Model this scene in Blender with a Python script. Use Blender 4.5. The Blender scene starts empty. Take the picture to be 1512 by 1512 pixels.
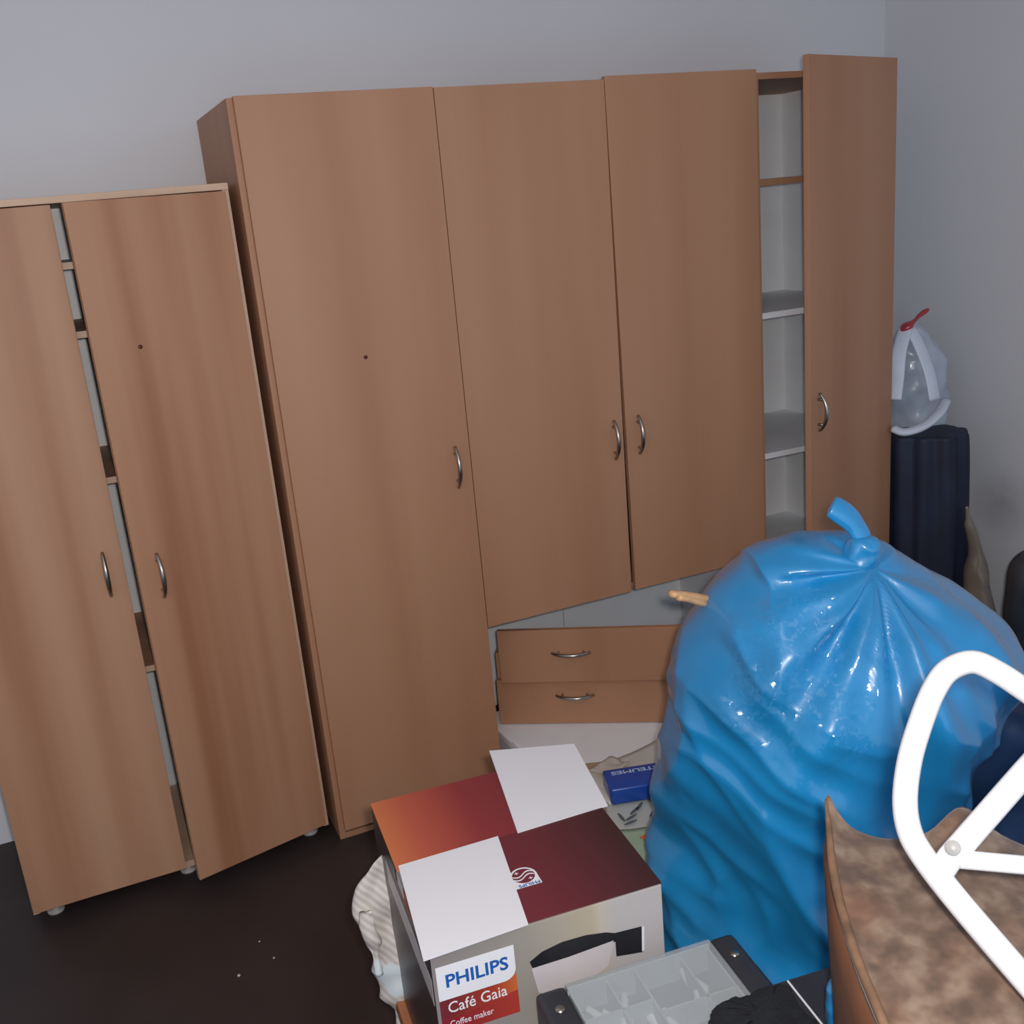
import bpy, bmesh, math, random
from mathutils import Vector, Matrix, noise
random.seed(7)
S = bpy.context.scene
COL = S.collection

# ---------------------------------------------------------------- camera
cam_d = bpy.data.cameras.new('camera'); cam = bpy.data.objects.new('camera', cam_d); COL.objects.link(cam)
cam_d.sensor_width = 36.0; cam_d.lens = 36.643
cam_d.clip_start = 0.02
_r = Vector((0.91254, -0.39958, -0.08723)); _u = Vector((0.19183, 0.22979, 0.95415)); _f = Vector((0.36122, 0.88743, -0.28634))
M = Matrix((_r, _u, -_f)).transposed().to_4x4(); M.translation = Vector((-0.4530, -2.6438, 1.7171))
cam.matrix_world = M
S.camera = cam
# ---------------------------------------------------------------- light
wd = bpy.data.worlds.new('world'); S.world = wd; wd.use_nodes = True
wd.node_tree.nodes['Background'].inputs[0].default_value = (0.58, 0.76, 1.0, 1)
wd.node_tree.nodes['Background'].inputs[1].default_value = 1.0
fl_d = bpy.data.lights.new('phone_flash_offscreen', 'POINT'); fl_d.energy = 93; fl_d.color = (1.0, 0.945, 0.89); fl_d.shadow_soft_size = 0.02
fl_o = bpy.data.objects.new('phone_flash_offscreen', fl_d); COL.objects.link(fl_o)
fl_o.location = M.translation + _r*0.035 + _u*0.03      # the lamp beside the phone's lens
S.view_settings.view_transform = 'Standard'; S.view_settings.look = 'None'
S.view_settings.gamma = 1.0; S.view_settings.use_curve_mapping = False
S.view_settings.exposure = 0.0

# ---------------------------------------------------------------- materials
def nodes(name):
    m = bpy.data.materials.new(name); m.use_nodes = True
    nt = m.node_tree; return m, nt, nt.nodes['Principled BSDF']
def plain(name, col, rough=0.5, metal=0.0, var=0.06, scale=12.0, bump=0.0, bscale=60.0, spec=0.5, coat=0.0):
    m, nt, b = nodes(name); N = nt.nodes; L = nt.links
    tc = N.new('ShaderNodeTexCoord'); nz = N.new('ShaderNodeTexNoise'); nz.inputs['Scale'].default_value = scale; nz.inputs['Detail'].default_value = 4
    L.new(tc.outputs['Object'], nz.inputs['Vector'])
    rp = N.new('ShaderNodeValToRGB'); e = rp.color_ramp.elements
    e[0].position = .3; e[1].position = .7
    e[0].color = tuple(max(0, c*(1-var)) for c in col) + (1,); e[1].color = tuple(min(1, c*(1+var)) for c in col) + (1,)
    L.new(nz.outputs['Fac'], rp.inputs['Fac']); L.new(rp.outputs['Color'], b.inputs['Base Color'])
    b.inputs['Roughness'].default_value = rough; b.inputs['Metallic'].default_value = metal
    b.inputs['Specular IOR Level'].default_value = spec
    if coat: b.inputs['Coat Weight'].default_value = coat
    if bump:
        n2 = N.new('ShaderNodeTexNoise'); n2.inputs['Scale'].default_value = bscale; n2.inputs['Detail'].default_value = 5
        L.new(tc.outputs['Object'], n2.inputs['Vector'])
        bp = N.new('ShaderNodeBump'); bp.inputs['Strength'].default_value = bump; bp.inputs['Distance'].default_value = 0.01
        L.new(n2.outputs['Fac'], bp.inputs['Height']); L.new(bp.outputs['Normal'], b.inputs['Normal'])
    return m
def wood(name, c0, c1, c2, rough=0.42, bands=2.2):
    m, nt, b = nodes(name); N = nt.nodes; L = nt.links
    tc = N.new('ShaderNodeTexCoord'); oi = N.new('ShaderNodeObjectInfo')
    add = N.new('ShaderNodeVectorMath'); add.operation = 'ADD'
    cmb = N.new('ShaderNodeCombineXYZ'); mul = N.new('ShaderNodeMath'); mul.operation = 'MULTIPLY'; mul.inputs[1].default_value = 23.0
    L.new(oi.outputs['Random'], mul.inputs[0]); L.new(mul.outputs[0], cmb.inputs['X']); L.new(mul.outputs[0], cmb.inputs['Z'])
    L.new(tc.outputs['Object'], add.inputs[0]); L.new(cmb.outputs[0], add.inputs[1])
    def nzz(sx, sz, det):
        mp = N.new('ShaderNodeMapping'); mp.inputs['Scale'].default_value = (sx, sx, sz)
        L.new(add.outputs[0], mp.inputs['Vector'])
        n = N.new('ShaderNodeTexNoise'); n.inputs['Scale'].default_value = 1.0; n.inputs['Detail'].default_value = det; n.inputs['Roughness'].default_value = .45
        L.new(mp.outputs[0], n.inputs['Vector']); return n
    n1 = nzz(bands*3.2, .42, 2); n2 = nzz(60, 1.2, 4)
    mx = N.new('ShaderNodeMix'); mx.inputs['Factor'].default_value = .10
    L.new(n1.outputs['Fac'], mx.inputs['A']); L.new(n2.outputs['Fac'], mx.inputs['B'])
    rp = N.new('ShaderNodeValToRGB'); e = rp.color_ramp.elements
    e[0].position = .30; e[0].color = c0 + (1,); e[1].position = .70; e[1].color = c2 + (1,)
    k = rp.color_ramp.elements.new(.5); k.color = c1 + (1,)
    L.new(mx.outputs['Result'], rp.inputs['Fac']); L.new(rp.outputs['Color'], b.inputs['Base Color'])
    b.inputs['Roughness'].default_value = rough
    return m
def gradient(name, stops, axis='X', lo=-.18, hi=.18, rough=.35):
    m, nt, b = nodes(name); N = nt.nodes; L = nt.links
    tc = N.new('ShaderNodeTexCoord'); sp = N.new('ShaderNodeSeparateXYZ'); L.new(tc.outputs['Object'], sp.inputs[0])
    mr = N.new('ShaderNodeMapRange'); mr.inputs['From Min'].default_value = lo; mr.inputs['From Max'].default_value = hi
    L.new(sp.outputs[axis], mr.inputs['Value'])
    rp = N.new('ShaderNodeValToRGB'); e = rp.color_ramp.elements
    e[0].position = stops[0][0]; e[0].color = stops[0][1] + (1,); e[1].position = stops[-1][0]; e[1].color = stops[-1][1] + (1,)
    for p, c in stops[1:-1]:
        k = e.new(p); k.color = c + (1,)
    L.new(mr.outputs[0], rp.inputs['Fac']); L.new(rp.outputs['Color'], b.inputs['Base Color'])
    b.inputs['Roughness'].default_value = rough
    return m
def film(name, col, rough=.2, crinkle=.5, scale=26., alpha=1.0, var=.1, belly=None):
    """thin plastic film: glossy, crinkled in patches"""
    m, nt, b = nodes(name); N = nt.nodes; L = nt.links
    tc = N.new('ShaderNodeTexCoord')
    nz = N.new('ShaderNodeTexNoise'); nz.inputs['Scale'].default_value = 5; nz.inputs['Detail'].default_value = 3
    L.new(tc.outputs['Object'], nz.inputs['Vector'])
    rp = N.new('ShaderNodeValToRGB'); e = rp.color_ramp.elements; e[0].position = .35; e[1].position = .65
    e[0].color = tuple(c*(1-var) for c in col) + (1,); e[1].color = tuple(min(1, c*(1+var)) for c in col) + (1,)
    L.new(nz.outputs['Fac'], rp.inputs['Fac']); L.new(rp.outputs['Color'], b.inputs['Base Color'])
    b.inputs['Roughness'].default_value = rough
    # crumpled film: irregular small facets, each tilted its own way, in patches
    dn = N.new('ShaderNodeTexNoise'); dn.inputs['Scale'].default_value = scale*.5; dn.inputs['Detail'].default_value = 3; L.new(tc.outputs['Object'], dn.inputs['Vector'])
    dm = N.new('ShaderNodeVectorMath'); dm.operation = 'MULTIPLY_ADD'; dm.inputs[1].default_value = (.05, .05, .05)
    L.new(dn.outputs['Color'], dm.inputs[0]); L.new(tc.outputs['Object'], dm.inputs[2])
    wv = N.new('ShaderNodeTexVoronoi'); wv.inputs['Scale'].default_value = scale; wv.inputs['Randomness'].default_value = 1; L.new(dm.outputs[0], wv.inputs['Vector'])
    sb_ = N.new('ShaderNodeVectorMath'); sb_.operation = 'SUBTRACT'; sb_.inputs[1].default_value = (.5, .5, .5); L.new(wv.outputs['Color'], sb_.inputs[0])
    pm = N.new('ShaderNodeTexNoise'); pm.inputs['Scale'].default_value = 5.0; pm.inputs['Detail'].default_value = 4
    pmm = N.new('ShaderNodeMapping'); pmm.inputs['Scale'].default_value = (1.5, 1.5, .7); L.new(tc.outputs['Object'], pmm.inputs['Vector']); L.new(pmm.outputs[0], pm.inputs['Vector'])
    pr = N.new('ShaderNodeMapRange'); pr.inputs['From Min'].default_value = (.47 if not belly else .40); pr.inputs['From Max'].default_value = .54; L.new(pm.outputs['Fac'], pr.inputs['Value'])
    last = pr.outputs[0]
    if belly:
        ds = N.new('ShaderNodeVectorMath'); ds.operation = 'DISTANCE'; ds.inputs[1].default_value = belly[0]; L.new(tc.outputs['Object'], ds.inputs[0])
        mr = N.new('ShaderNodeMapRange'); mr.inputs['From Min'].default_value = belly[1]*.75; mr.inputs['From Max'].default_value = belly[1]; mr.inputs['To Min'].default_value = 1; mr.inputs['To Max'].default_value = .12; L.new(ds.outputs['Value'], mr.inputs['Value'])
        m2 = N.new('ShaderNodeMath'); m2.operation = 'MULTIPLY'; L.new(last, m2.inputs[0]); L.new(mr.outputs[0], m2.inputs[1]); last = m2.outputs[0]
    ml = N.new('ShaderNodeMath'); ml.operation = 'MULTIPLY'; L.new(last, ml.inputs[0]); ml.inputs[1].default_value = crinkle
    sc_ = N.new('ShaderNodeVectorMath'); sc_.operation = 'SCALE'; L.new(sb_.outputs[0], sc_.inputs[0]); L.new(ml.outputs[0], sc_.inputs['Scale'])
    gm = N.new('ShaderNodeNewGeometry'); ad = N.new('ShaderNodeVectorMath'); ad.operation = 'ADD'; L.new(gm.outputs['Normal'], ad.inputs[0]); L.new(sc_.outputs[0], ad.inputs[1])
    nn_ = N.new('ShaderNodeVectorMath'); nn_.operation = 'NORMALIZE'; L.new(ad.outputs[0], nn_.inputs[0]); b.inputs['Coat Weight'].default_value = 1.0; b.inputs['Coat Roughness'].default_value = rough*.7; b.inputs['Roughness'].default_value = max(.3, rough)
    L.new(nn_.outputs[0], b.inputs['Coat Normal'])
    if alpha < 1: b.inputs['Alpha'].default_value = alpha
    return m

M_ = {}
M_['wall'] = plain('wall_paint', (.68, .68, .71), .9, var=.025, scale=1.6, bump=.04, bscale=90)
M_['floor'] = plain('floor_dark', (.030, .020, .020), .55, var=.35, scale=2.2, bump=.05, bscale=40)
M_['beech'] = wood('beech_decor', (.375, .178, .095), (.425, .212, .117), (.455, .238, .138), .55, 1.6)
M_['beech2'] = wood('beech_decor_striped', (.32, .132, .064), (.425, .212, .117), (.475, .26, .153), .55, 2.9)
M_['edge'] = plain('beech_edge', (.58, .385, .26), .5)
M_['white'] = plain('white_board', (.86, .87, .90), .5, var=.02)
M_['steel'] = plain('brushed_steel', (.42, .38, .34), .28, metal=1.0)
M_['dark'] = plain('dark_plastic', (.022, .023, .03), .5)
M_['hole'] = plain('screw_brown', (.10, .02, .012), .5)
M_['pad'] = plain('foot_grey', (.42, .38, .36), .5)

# ---------------------------------------------------------------- helpers
def obj(name, bm, mat, parent=None, smooth=False, mats=None):
    me = bpy.data.meshes.new(name)
    bmesh.ops.recalc_face_normals(bm, faces=bm.faces)
    bm.to_mesh(me); bm.free()
    for m in (mats or [mat]): me.materials.append(M_[m] if isinstance(m, str) else m)
    if smooth:
        for p in me.polygons: p.use_smooth = True
    o = bpy.data.objects.new(name, me); COL.objects.link(o)
    if parent: o.parent = parent
    return o
def tag(o, label, cat, group=None):
    o['label'] = label; o['category'] = cat
    if group: o['group'] = group
    return o
def thing(name, label, cat, loc=(0, 0, 0), rz=0.0, group=None):
    o = bpy.data.objects.new(name, None); COL.objects.link(o); o.empty_display_size = .1
    o.location = loc; o.rotation_euler = (0, 0, rz)
    return tag(o, label, cat, group)
def struct(o):
    o['kind'] = 'structure'; return o
def box(x0, x1, y0, y1, z0, z1, bevel=0.0, bm=None, mtx=None):
    own = bm or bmesh.new()
    t = bmesh.new()
    bmesh.ops.create_cube(t, size=1.0)
    bmesh.ops.scale(t, vec=(x1-x0, y1-y0, z1-z0), verts=t.verts)
    bmesh.ops.translate(t, vec=((x0+x1)/2, (y0+y1)/2, (z0+z1)/2), verts=t.verts)
    if bevel: bmesh.ops.bevel(t, geom=t.edges[:], offset=bevel, segments=2, affect='EDGES', profile=.6)
    if mtx: bmesh.ops.transform(t, matrix=mtx, verts=t.verts)
    me = bpy.data.meshes.new('tmp'); t.to_mesh(me); t.free(); own.from_mesh(me); bpy.data.meshes.remove(me)
    return own
def catmull(P, n, closed=False):
    P = [Vector(p) for p in P]; out = []
    m = len(P)
    segs = m if closed else m-1
    for i in range(segs):
        g = (lambda k: P[k % m]) if closed else (lambda k: P[min(max(k, 0), m-1)])
        p0, p1, p2, p3 = g(i-1), g(i), g(i+1), g(i+2)
        for j in range(n):
            t = j/n
            out.append(.5*((2*p1)+(p2-p0)*t+(2*p0-5*p1+4*p2-p3)*t*t+(3*p1-p0-3*p2+p3)*t**3))
    if not closed: out.append(P[-1].copy())
    return out
def tube(pts, rad, seg=12, closed=False, bm=None, flat=1.0, cap=True):
    bm = bm or bmesh.new(); pts = [Vector(p) for p in pts]; n = len(pts); rings = []
    up = None
    for i, p in enumerate(pts):
        a = pts[(i-1) % n] if (closed or i > 0) else p
        b = pts[(i+1) % n] if (closed or i < n-1) else p
        t = (b-a).normalized()
        if up is None:
            up = Vector((0, 0, 1)) if abs(t.z) < .9 else Vector((0, 1, 0))
        side = t.cross(up).normalized(); up = side.cross(t).normalized()
        r = rad[i] if isinstance(rad, (list, tuple)) else rad
        rings.append([bm.verts.new(p + side*math.cos(k/seg*2*math.pi)*r + up*math.sin(k/seg*2*math.pi)*r*flat) for k in range(seg)])
    for i in range(n if closed else n-1):
        A, B = rings[i], rings[(i+1) % n]
        for k in range(seg): bm.faces.new((A[k], A[(k+1) % seg], B[(k+1) % seg], B[k]))
    if cap and not closed:
        bm.faces.new(rings[0]); bm.faces.new(rings[-1])
    return bm
def slab(poly, z0, z1, bm=None):
    """prism from a 2D outline"""
    bm = bm or bmesh.new()
    lo = [bm.verts.new((p[0], p[1], z0)) for p in poly]; hi = [bm.verts.new((p[0], p[1], z1)) for p in poly]
    bm.faces.new(hi); bm.faces.new(lo[::-1]); n = len(poly)
    for i in range(n): bm.faces.new((lo[i], lo[(i+1) % n], hi[(i+1) % n], hi[i]))
    return bm
RH = Vector((0.9262, -0.3770, 0.0000)); FH = Vector((0.3770, 0.9262, 0.0000))   # the facing of the heap: across and into the room
def blob(rows, seg=96, steps=14, disp=None, power=2.0):
    """lofted sack: rows of (cx, cy, cz, half width, half depth), listed top to bottom"""
    R5 = [Vector(r[:3]) for r in rows]; W = [Vector((r[3], r[4], 0)) for r in rows]
    c = catmull(R5, steps); w = catmull(W, steps)
    bm = bmesh.new(); rings = []
    for ci, wi in zip(c, w):
        ring = []
        for k in range(seg):
            a = k/seg*2*math.pi; ca, sa = math.cos(a), math.sin(a)
            q = 2/power
            ex = math.copysign(abs(ca)**q, ca); ey = math.copysign(abs(sa)**q, sa)
            p = ci + RH*(max(wi.x, .002)*ex) + FH*(max(wi.y, .002)*ey)
            nrm = (RH*ca + FH*sa)
            if disp: p = p + nrm*disp(p, a, nrm)
            ring.append(bm.verts.new(p))
        rings.append(ring)
    for i in range(len(rings)-1):
        A, B = rings[i], rings[i+1]
        for k in range(seg): bm.faces.new((A[k], A[(k+1) % seg], B[(k+1) % seg], B[k]))
    bm.faces.new(rings[0]); bm.faces.new(rings[-1])
    return bm
def ridged(p, f, seed=0.0):
    return 1-abs(noise.noise(Vector((p.x*f+seed, p.y*f-seed, p.z*f+2*seed))))*2
def nz(p, f, seed=0.0, fz=None):
    return noise.noise(Vector((p.x*f+seed, p.y*f-seed, p.z*(fz if fz else f)+2*seed)))
def text_mesh(name, body, size, mat, parent, mtx, bold=0.0, shear=0.0, sx=1.0):
    cu = bpy.data.curves.new(name, 'FONT'); cu.body = body; cu.size = size; cu.offset = bold; cu.shear = shear
    cu.extrude = .0001; cu.resolution_u = 3
    t = bpy.data.objects.new(name+'_tmp', cu); COL.objects.link(t)
    dg = bpy.context.evaluated_depsgraph_get()
    me = bpy.data.meshes.new_from_object(t.evaluated_get(dg))
    bpy.data.objects.remove(t)
    me.transform(Matrix.Diagonal((sx, 1, 1, 1))); me.transform(mtx)
    me.materials.clear(); me.materials.append(M_[mat])
    o = bpy.data.objects.new(name, me); COL.objects.link(o); o.parent = parent
    return o

# ---------------------------------------------------------------- room
WY, XR, XL, YF, HC = 0.522, 2.436, -2.6, -4.6, 2.72
struct(obj('floor', box(XL-.1, XR+.1, YF, WY+.1, -.1, 0), 'floor'))
struct(obj('wall_back', box(XL-.1, XR+.1, WY, WY+.12, 0, HC), 'wall'))
struct(obj('ceiling', box(XL-.1, XR+.1, YF, WY+.1, HC, HC+.1), 'wall'))
struct(obj('wall_left', box(XL-.12, XL, YF, WY, 0, HC), 'wall'))
def wall_right_material():
    m, nt, b = nodes('wall_paint_scuffed'); N = nt.nodes; L = nt.links
    tc = N.new('ShaderNodeTexCoord'); n1 = N.new('ShaderNodeTexNoise'); n1.inputs['Scale'].default_value = 7; n1.inputs['Detail'].default_value = 5
    L.new(tc.outputs['Object'], n1.inputs['Vector'])
    ds = N.new('ShaderNodeVectorMath'); ds.operation = 'DISTANCE'; ds.inputs[1].default_value = (2.436, -0.080, 0.554)
    L.new(tc.outputs['Object'], ds.inputs[0])
    mr = N.new('ShaderNodeMapRange'); mr.inputs['From Min'].default_value = .02; mr.inputs['From Max'].default_value = .15; mr.inputs['To Min'].default_value = 1; mr.inputs['To Max'].default_value = 0
    L.new(ds.outputs['Value'], mr.inputs['Value'])
    ml = N.new('ShaderNodeMath'); ml.operation = 'MULTIPLY'; L.new(mr.outputs[0], ml.inputs[0]); L.new(n1.outputs['Fac'], ml.inputs[1])
    mx = N.new('ShaderNodeMix'); mx.data_type = 'RGBA'; mx.inputs['A'].default_value = (.68, .68, .71, 1); mx.inputs['B'].default_value = (.30, .29, .31, 1)
    L.new(ml.outputs[0], mx.inputs['Factor']); L.new(mx.outputs['Result'], b.inputs['Base Color'])
    b.inputs['Roughness'].default_value = .9
    return m
M_['wall_r'] = wall_right_material()
struct(obj('wall_right', box(XR, XR+.12, YF, WY, 0, HC), 'wall_r'))

# ---------------------------------------------------------------- wardrobes
def handle(parent, x, y, z, length=.115, vertical=True, mat='steel'):
    """bow handle standing off a front that faces -y"""
    n = 18; pts = []; rad = []
    for i in range(n+1):
        s = -1+2*i/n
        o = .024*(1-abs(s)**2.2)+.004
        d = s*length/2
        pts.append((x, y-o, z+d) if vertical else (x+d, y-o, z)); rad.append(.0042+.0022*(1-s*s))
    bm = tube(pts, rad, 10)
    for s in (-.66, .66):
        o = .024*(1-abs(s)**2.2)+.004; d = s*length/2
        a = (x, y+.001, z+d) if vertical else (x+d, y+.001, z)
        b = (x, y-o, z+d) if vertical else (x+d, y-o, z)
        tube([a, b], .0045, 8, bm=bm)
    return obj('handle', bm, mat, parent, True)
def door_at(parent, hinge, width, z0, z1, side, angle, mat, tilt=0.0, thick=.018, name='door', slack=0.0):
    """a leaf whose local frame sits on its hinge; side=+1: leaf runs to +x, -1: to -x; angle opens it towards the room"""
    bm = box(0, width, -thick, 0, z0, z1, .0015) if side > 0 else box(-width, 0, -thick, 0, z0, z1, .0015)
    for v in bm.verts:
        if slack and v.co.z < (z0+z1)/2 and abs(v.co.x) > width/2: v.co.x -= side*slack
    o = obj(name, bm, mat, parent)
    o.location = (hinge[0], hinge[1], 0)
    o.rotation_euler = (0, tilt, -math.radians(angle) if side > 0 else math.radians(angle))
    return o
def carcass(t, W, Dp, z0, H, th=.018, inner='white', outer='beech', shelves=(), edge='edge', shelf_mat='white'):
    """panels in the thing's frame: x 0..W, y 0 (front) .. Dp (back)"""
    for nm, a in (('side_panel', (0, th)), ('side_panel', (W-th, W))):
        obj(nm, box(a[0], a[1], 0, Dp, z0, H, .001), outer, t)
    obj('top_panel', box(th, W-th, 0, Dp, H-th, H, .001), outer, t)
    obj('bottom_panel', box(th, W-th, 0, Dp-.004, z0+.0, z0+th, .001), outer, t)
    obj('back_panel', box(th, W-th, Dp-.006, Dp, z0+th, H-th), inner, t)
    for z in shelves:
        s = obj('shelf', box(th, W-th, .012, Dp-.006, z-th, z), shelf_mat, t)
        obj('edge_strip', box(th, W-th, .0105, .0125, z-th, z), edge, s)

# low two-door wardrobe
XW, YW = -0.814, 0.047
lw = thing('wardrobe', 'lower two-door beech wardrobe with its right door ajar', 'wardrobe', (XW, YW+.0, 0))
HW, WW = 1.8154, .795
for a in ((0, .016), (WW-.016, WW)): obj('side_panel', box(a[0], a[1], 0, .46, .03, HW-.016, .001), 'edge', lw)
obj('top_panel', box(0, WW, -.004, .46, HW-.016, HW, .001), 'edge', lw)
obj('bottom_panel', box(.016, WW-.016, 0, .45, .032, .05, .001), 'edge', lw)
obj('back_panel', box(.016, WW-.016, .454, .46, .05, HW-.016), 'white', lw)
for z in (1.667, 1.507, 1.148, .636):
    s = obj('shelf', box(.016, WW-.016, .015, .454, z-.016, z), 'beech2' if z < 1.6 else 'white', lw)
    obj('edge_strip', box(.016, WW-.016, .0135, .0155, z-.016, z), 'edge', s)
for x, y in ((.05, .04), (WW-.05, .04), (.05, .42), (WW-.05, .42), (WW/2, .04)):
    obj('foot', tube([(x, y, 0), (x, y, .006), (x, y, .0065), (x, y, .032)], [.022, .022, .008, .008], 16), 'pad', lw, True)
d1 = door_at(lw, (.003, 0), .389, .044, HW-.019, 1, 0.6, 'beech2')
handle(d1, .345, -.018, .915)
d2 = door_at(lw, (WW-.014, 0), .376, .044, HW-.019, -1, 12.5, 'beech2', tilt=0.0)
handle(d2, -.325, -.018, .905)
obj('screw_cover', tube([(-.268, -.0205, 1.462), (-.268, -.017, 1.462)], .005, 12), 'hole', d2, True)

# tall one-door wardrobe
W1, W2, W3, ZB, HH = 0.5077, 0.9918, 1.4826, .545, 2.0
tw = thing('wardrobe', 'tall one-door beech wardrobe standing between the low wardrobe and the hanging cupboard', 'wardrobe', (0, 0, 0))
carcass(tw, W1-.001, .515, .0, HH, shelves=(1.5, 1.0))
d = door_at(tw, (.014, -.001), W1-.0145, .035, HH+.002, 1, 0, 'beech')
handle(d, W1-.058, -.018, 1.03)
obj('screw_cover', tube([(.235, -.0205, 1.362), (.235, -.017, 1.362)], .005, 12), 'hole', d, True)
obj('plinth', box(.04, W1-.03, .03, .045, 0, .04), 'dark', tw)

# bridge cupboard with two doors, open below
bc = thing('hanging_cupboard', 'two-door beech bridge cupboard spanning the gap above the loose drawer chest', 'cupboard', (W1, 0, 0))
WB = W3-W1
for a in ((0, .016), (WB-.016, WB)): obj('side_panel', box(a[0], a[1], 0, .515, ZB, HH, .001), 'beech', bc)
obj('top_panel', box(.016, WB-.016, 0, .515, HH-.016, HH, .001), 'beech', bc)
obj('bottom_panel', box(.016, WB-.016, 0, .515, ZB, ZB+.016, .001), 'beech', bc)
obj('back_panel', box(.016, W2-W1-.0015, .509, .515, .02, HH-.016), 'white', bc)
obj('back_panel', box(W2-W1+.0015, WB-.001, .509, .515, .02, HH-.016), 'white', bc)
obj('divider', box(W2-W1-.008, W2-W1+.008, .01, .509, ZB+.016, HH-.016), 'beech', bc)
d = door_at(bc, (.0015, -.001), W2-W1-.002, ZB-.004, HH+.0, 1, 0, 'beech', slack=.006)
handle(d, W2-W1-.037, -.018, 1.022)
d = door_at(bc, (WB-.002, -.001), W3-W2-.0025, ZB-.001, HH+.008, -1, 0.2, 'beech', slack=.007)
handle(d, -(W3-W2)+.047, -.018, 1.025)

# tall shelf cupboard, its door standing open
W4 = 1.987
sc = thing('shelf_cupboard', 'tall narrow beech cupboard with open door showing empty white shelves', 'cupboard', (W3, 0, 0))
WS = W4-W3
obj('side_panel', box(0, .016, 0, .515, 0, HH, .001), 'white', sc)
obj('side_panel', box(WS-.016, WS, 0, .515, 0, HH, .001), 'white', sc)
for a in ((-.0005, .0165), (WS-.0165, WS+.0005)): obj('edge_strip', box(a[0], a[1], -.0012, .0, 0, HH), 'beech', sc)
obj('top_panel', box(.016, WS-.016, 0, .515, HH-.018, HH, .001), 'beech', sc)
obj('bottom_panel', box(.016, WS-.016, 0, .509, .05, .068, .001), 'white', sc)
obj('back_panel', box(.016, WS-.016, .509, .515, .05, HH-.018), 'white', sc)
for z, em in ((1.708, 'beech'), (1.318, 'white'), (.876, 'white'), (.475, 'white')):
    s = obj('shelf', box(.016, WS-.016, .012, .509, z-.018, z), 'white', sc)
    obj('edge_strip', box(.016, WS-.016, .0105, .0125, z-.018, z), em, s)
d = door_at(sc, (WS-.002, -.004), .497, .04, HH+.021, -1, 20, 'beech')
handle(d, -.452, -.018, 1.03)

# ---------------------------------------------------------------- loose drawer chest in the gap
A = Vector((0.547, 0.109, 0.160)); B = Vector((1.008, -0.172, 0.155))
rz = math.atan2(B.y-A.y, B.x-A.x)
ch = thing('drawer_chest', 'small two-drawer beech chest standing in the gap under the hanging cupboard', 'chest', (A.x+.017, A.y, .153), rz)
CH, CW, CD = .325, .60, .15
for a in ((.002, .018), (CW-.018, CW-.002)): obj('side_panel', box(a[0], a[1], .02, CD, 0, CH-.09), 'beech', ch)
obj('bottom_panel', box(.018, CW-.018, .02, CD, 0, .016), 'beech', ch)
obj('back_panel', box(.018, CW-.018, CD-.005, CD, .016, CH-.09), 'white', ch)
for z0, z1, y0 in ((.002, .152, .0), (.154, CH, -.022)):
    dr = obj('drawer', box(.022, CW-.022, y0+.018, CD-.01, z0+.02, z1-.09), 'white', ch)
    xs = .020 if z0 > .1 else 0
    obj('drawer_front', box(xs, CW+xs, y0, y0+.018, z0, z1, .001), 'beech', dr)
    handle(dr, .240, y0, (z0+z1)/2+(.022 if z0 < .1 else .012), .115, False)

# white lidded box under the chest
wb = thing('white_box', 'flat white lidded box lying under the drawer chest', 'box', (0, 0, 0))
WBP = [(0.547, 0.075, 0.155), (0.999, -0.167, 0.155), (0.891, -0.342, 0.155), (0.486, -0.217, 0.155)]
q0 = Vector(WBP[0]); dx = (Vector((B.x, B.y, .155))-Vector((A.x, A.y, .155))).normalized(); dy = Vector((-dx.y, dx.x, 0))
wb.location = (.545, .05, 0); wb.rotation_euler = (0, 0, .05)
obj('body', box(.008, .46, -.37, .14, 0, .13, .003), 'white', wb)
obj('lid', box(0, .468, -.378, .148, .125, .152, .004), 'white', wb)
obj('lid_rim', box(0, .014, -.378, -.06, .15, .159, .002), 'white', wb)

# ---------------------------------------------------------------- heap of papers between the coffee carton and the blue sack
M_['kraft'] = plain('kraft_card', (.36, .25, .16), .7)
M_['paper'] = plain('paper_cream', (.56, .54, .50), .7, var=.06, scale=8)
M_['paper2'] = plain('paper_beige', (.46, .42, .37), .7, var=.15, scale=9)
M_['paper3'] = plain('paper_grey_print', (.52, .55, .52), .6, var=.05)
M_['green'] = plain('paper_green', (.36, .50, .36), .6, var=.08)
M_['orange'] = plain('print_orange', (.72, .16, .06), .5)
M_['leaf'] = plain('print_slate', (.10, .13, .15), .6)
M_['blue'] = plain('binder_blue', (.010, .062, .36), .25, var=.1)
M_['txt'] = plain('print_pale_blue', (.40, .52, .78), .5)
carton = thing('cardboard_carton', 'open brown cardboard carton under the papers behind the coffee maker box', 'box', (.50, -.59, 0), -.35)
for x0, x1, y0, y1 in ((-.15, .15, -.2, -.194), (-.15, .15, .194, .2), (-.15, -.144, -.194, .194), (.144, .15, -.194, .194)):
    obj('side_panel', box(x0, x1, y0, y1, 0, .262), 'kraft', carton)
obj('bottom_panel', box(-.144, .144, -.194, .194, 0, .006), 'kraft', carton)
obj('top_flap', box(-.15, .15, -.2, .2, .262, .267), 'kraft', carton)
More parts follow.
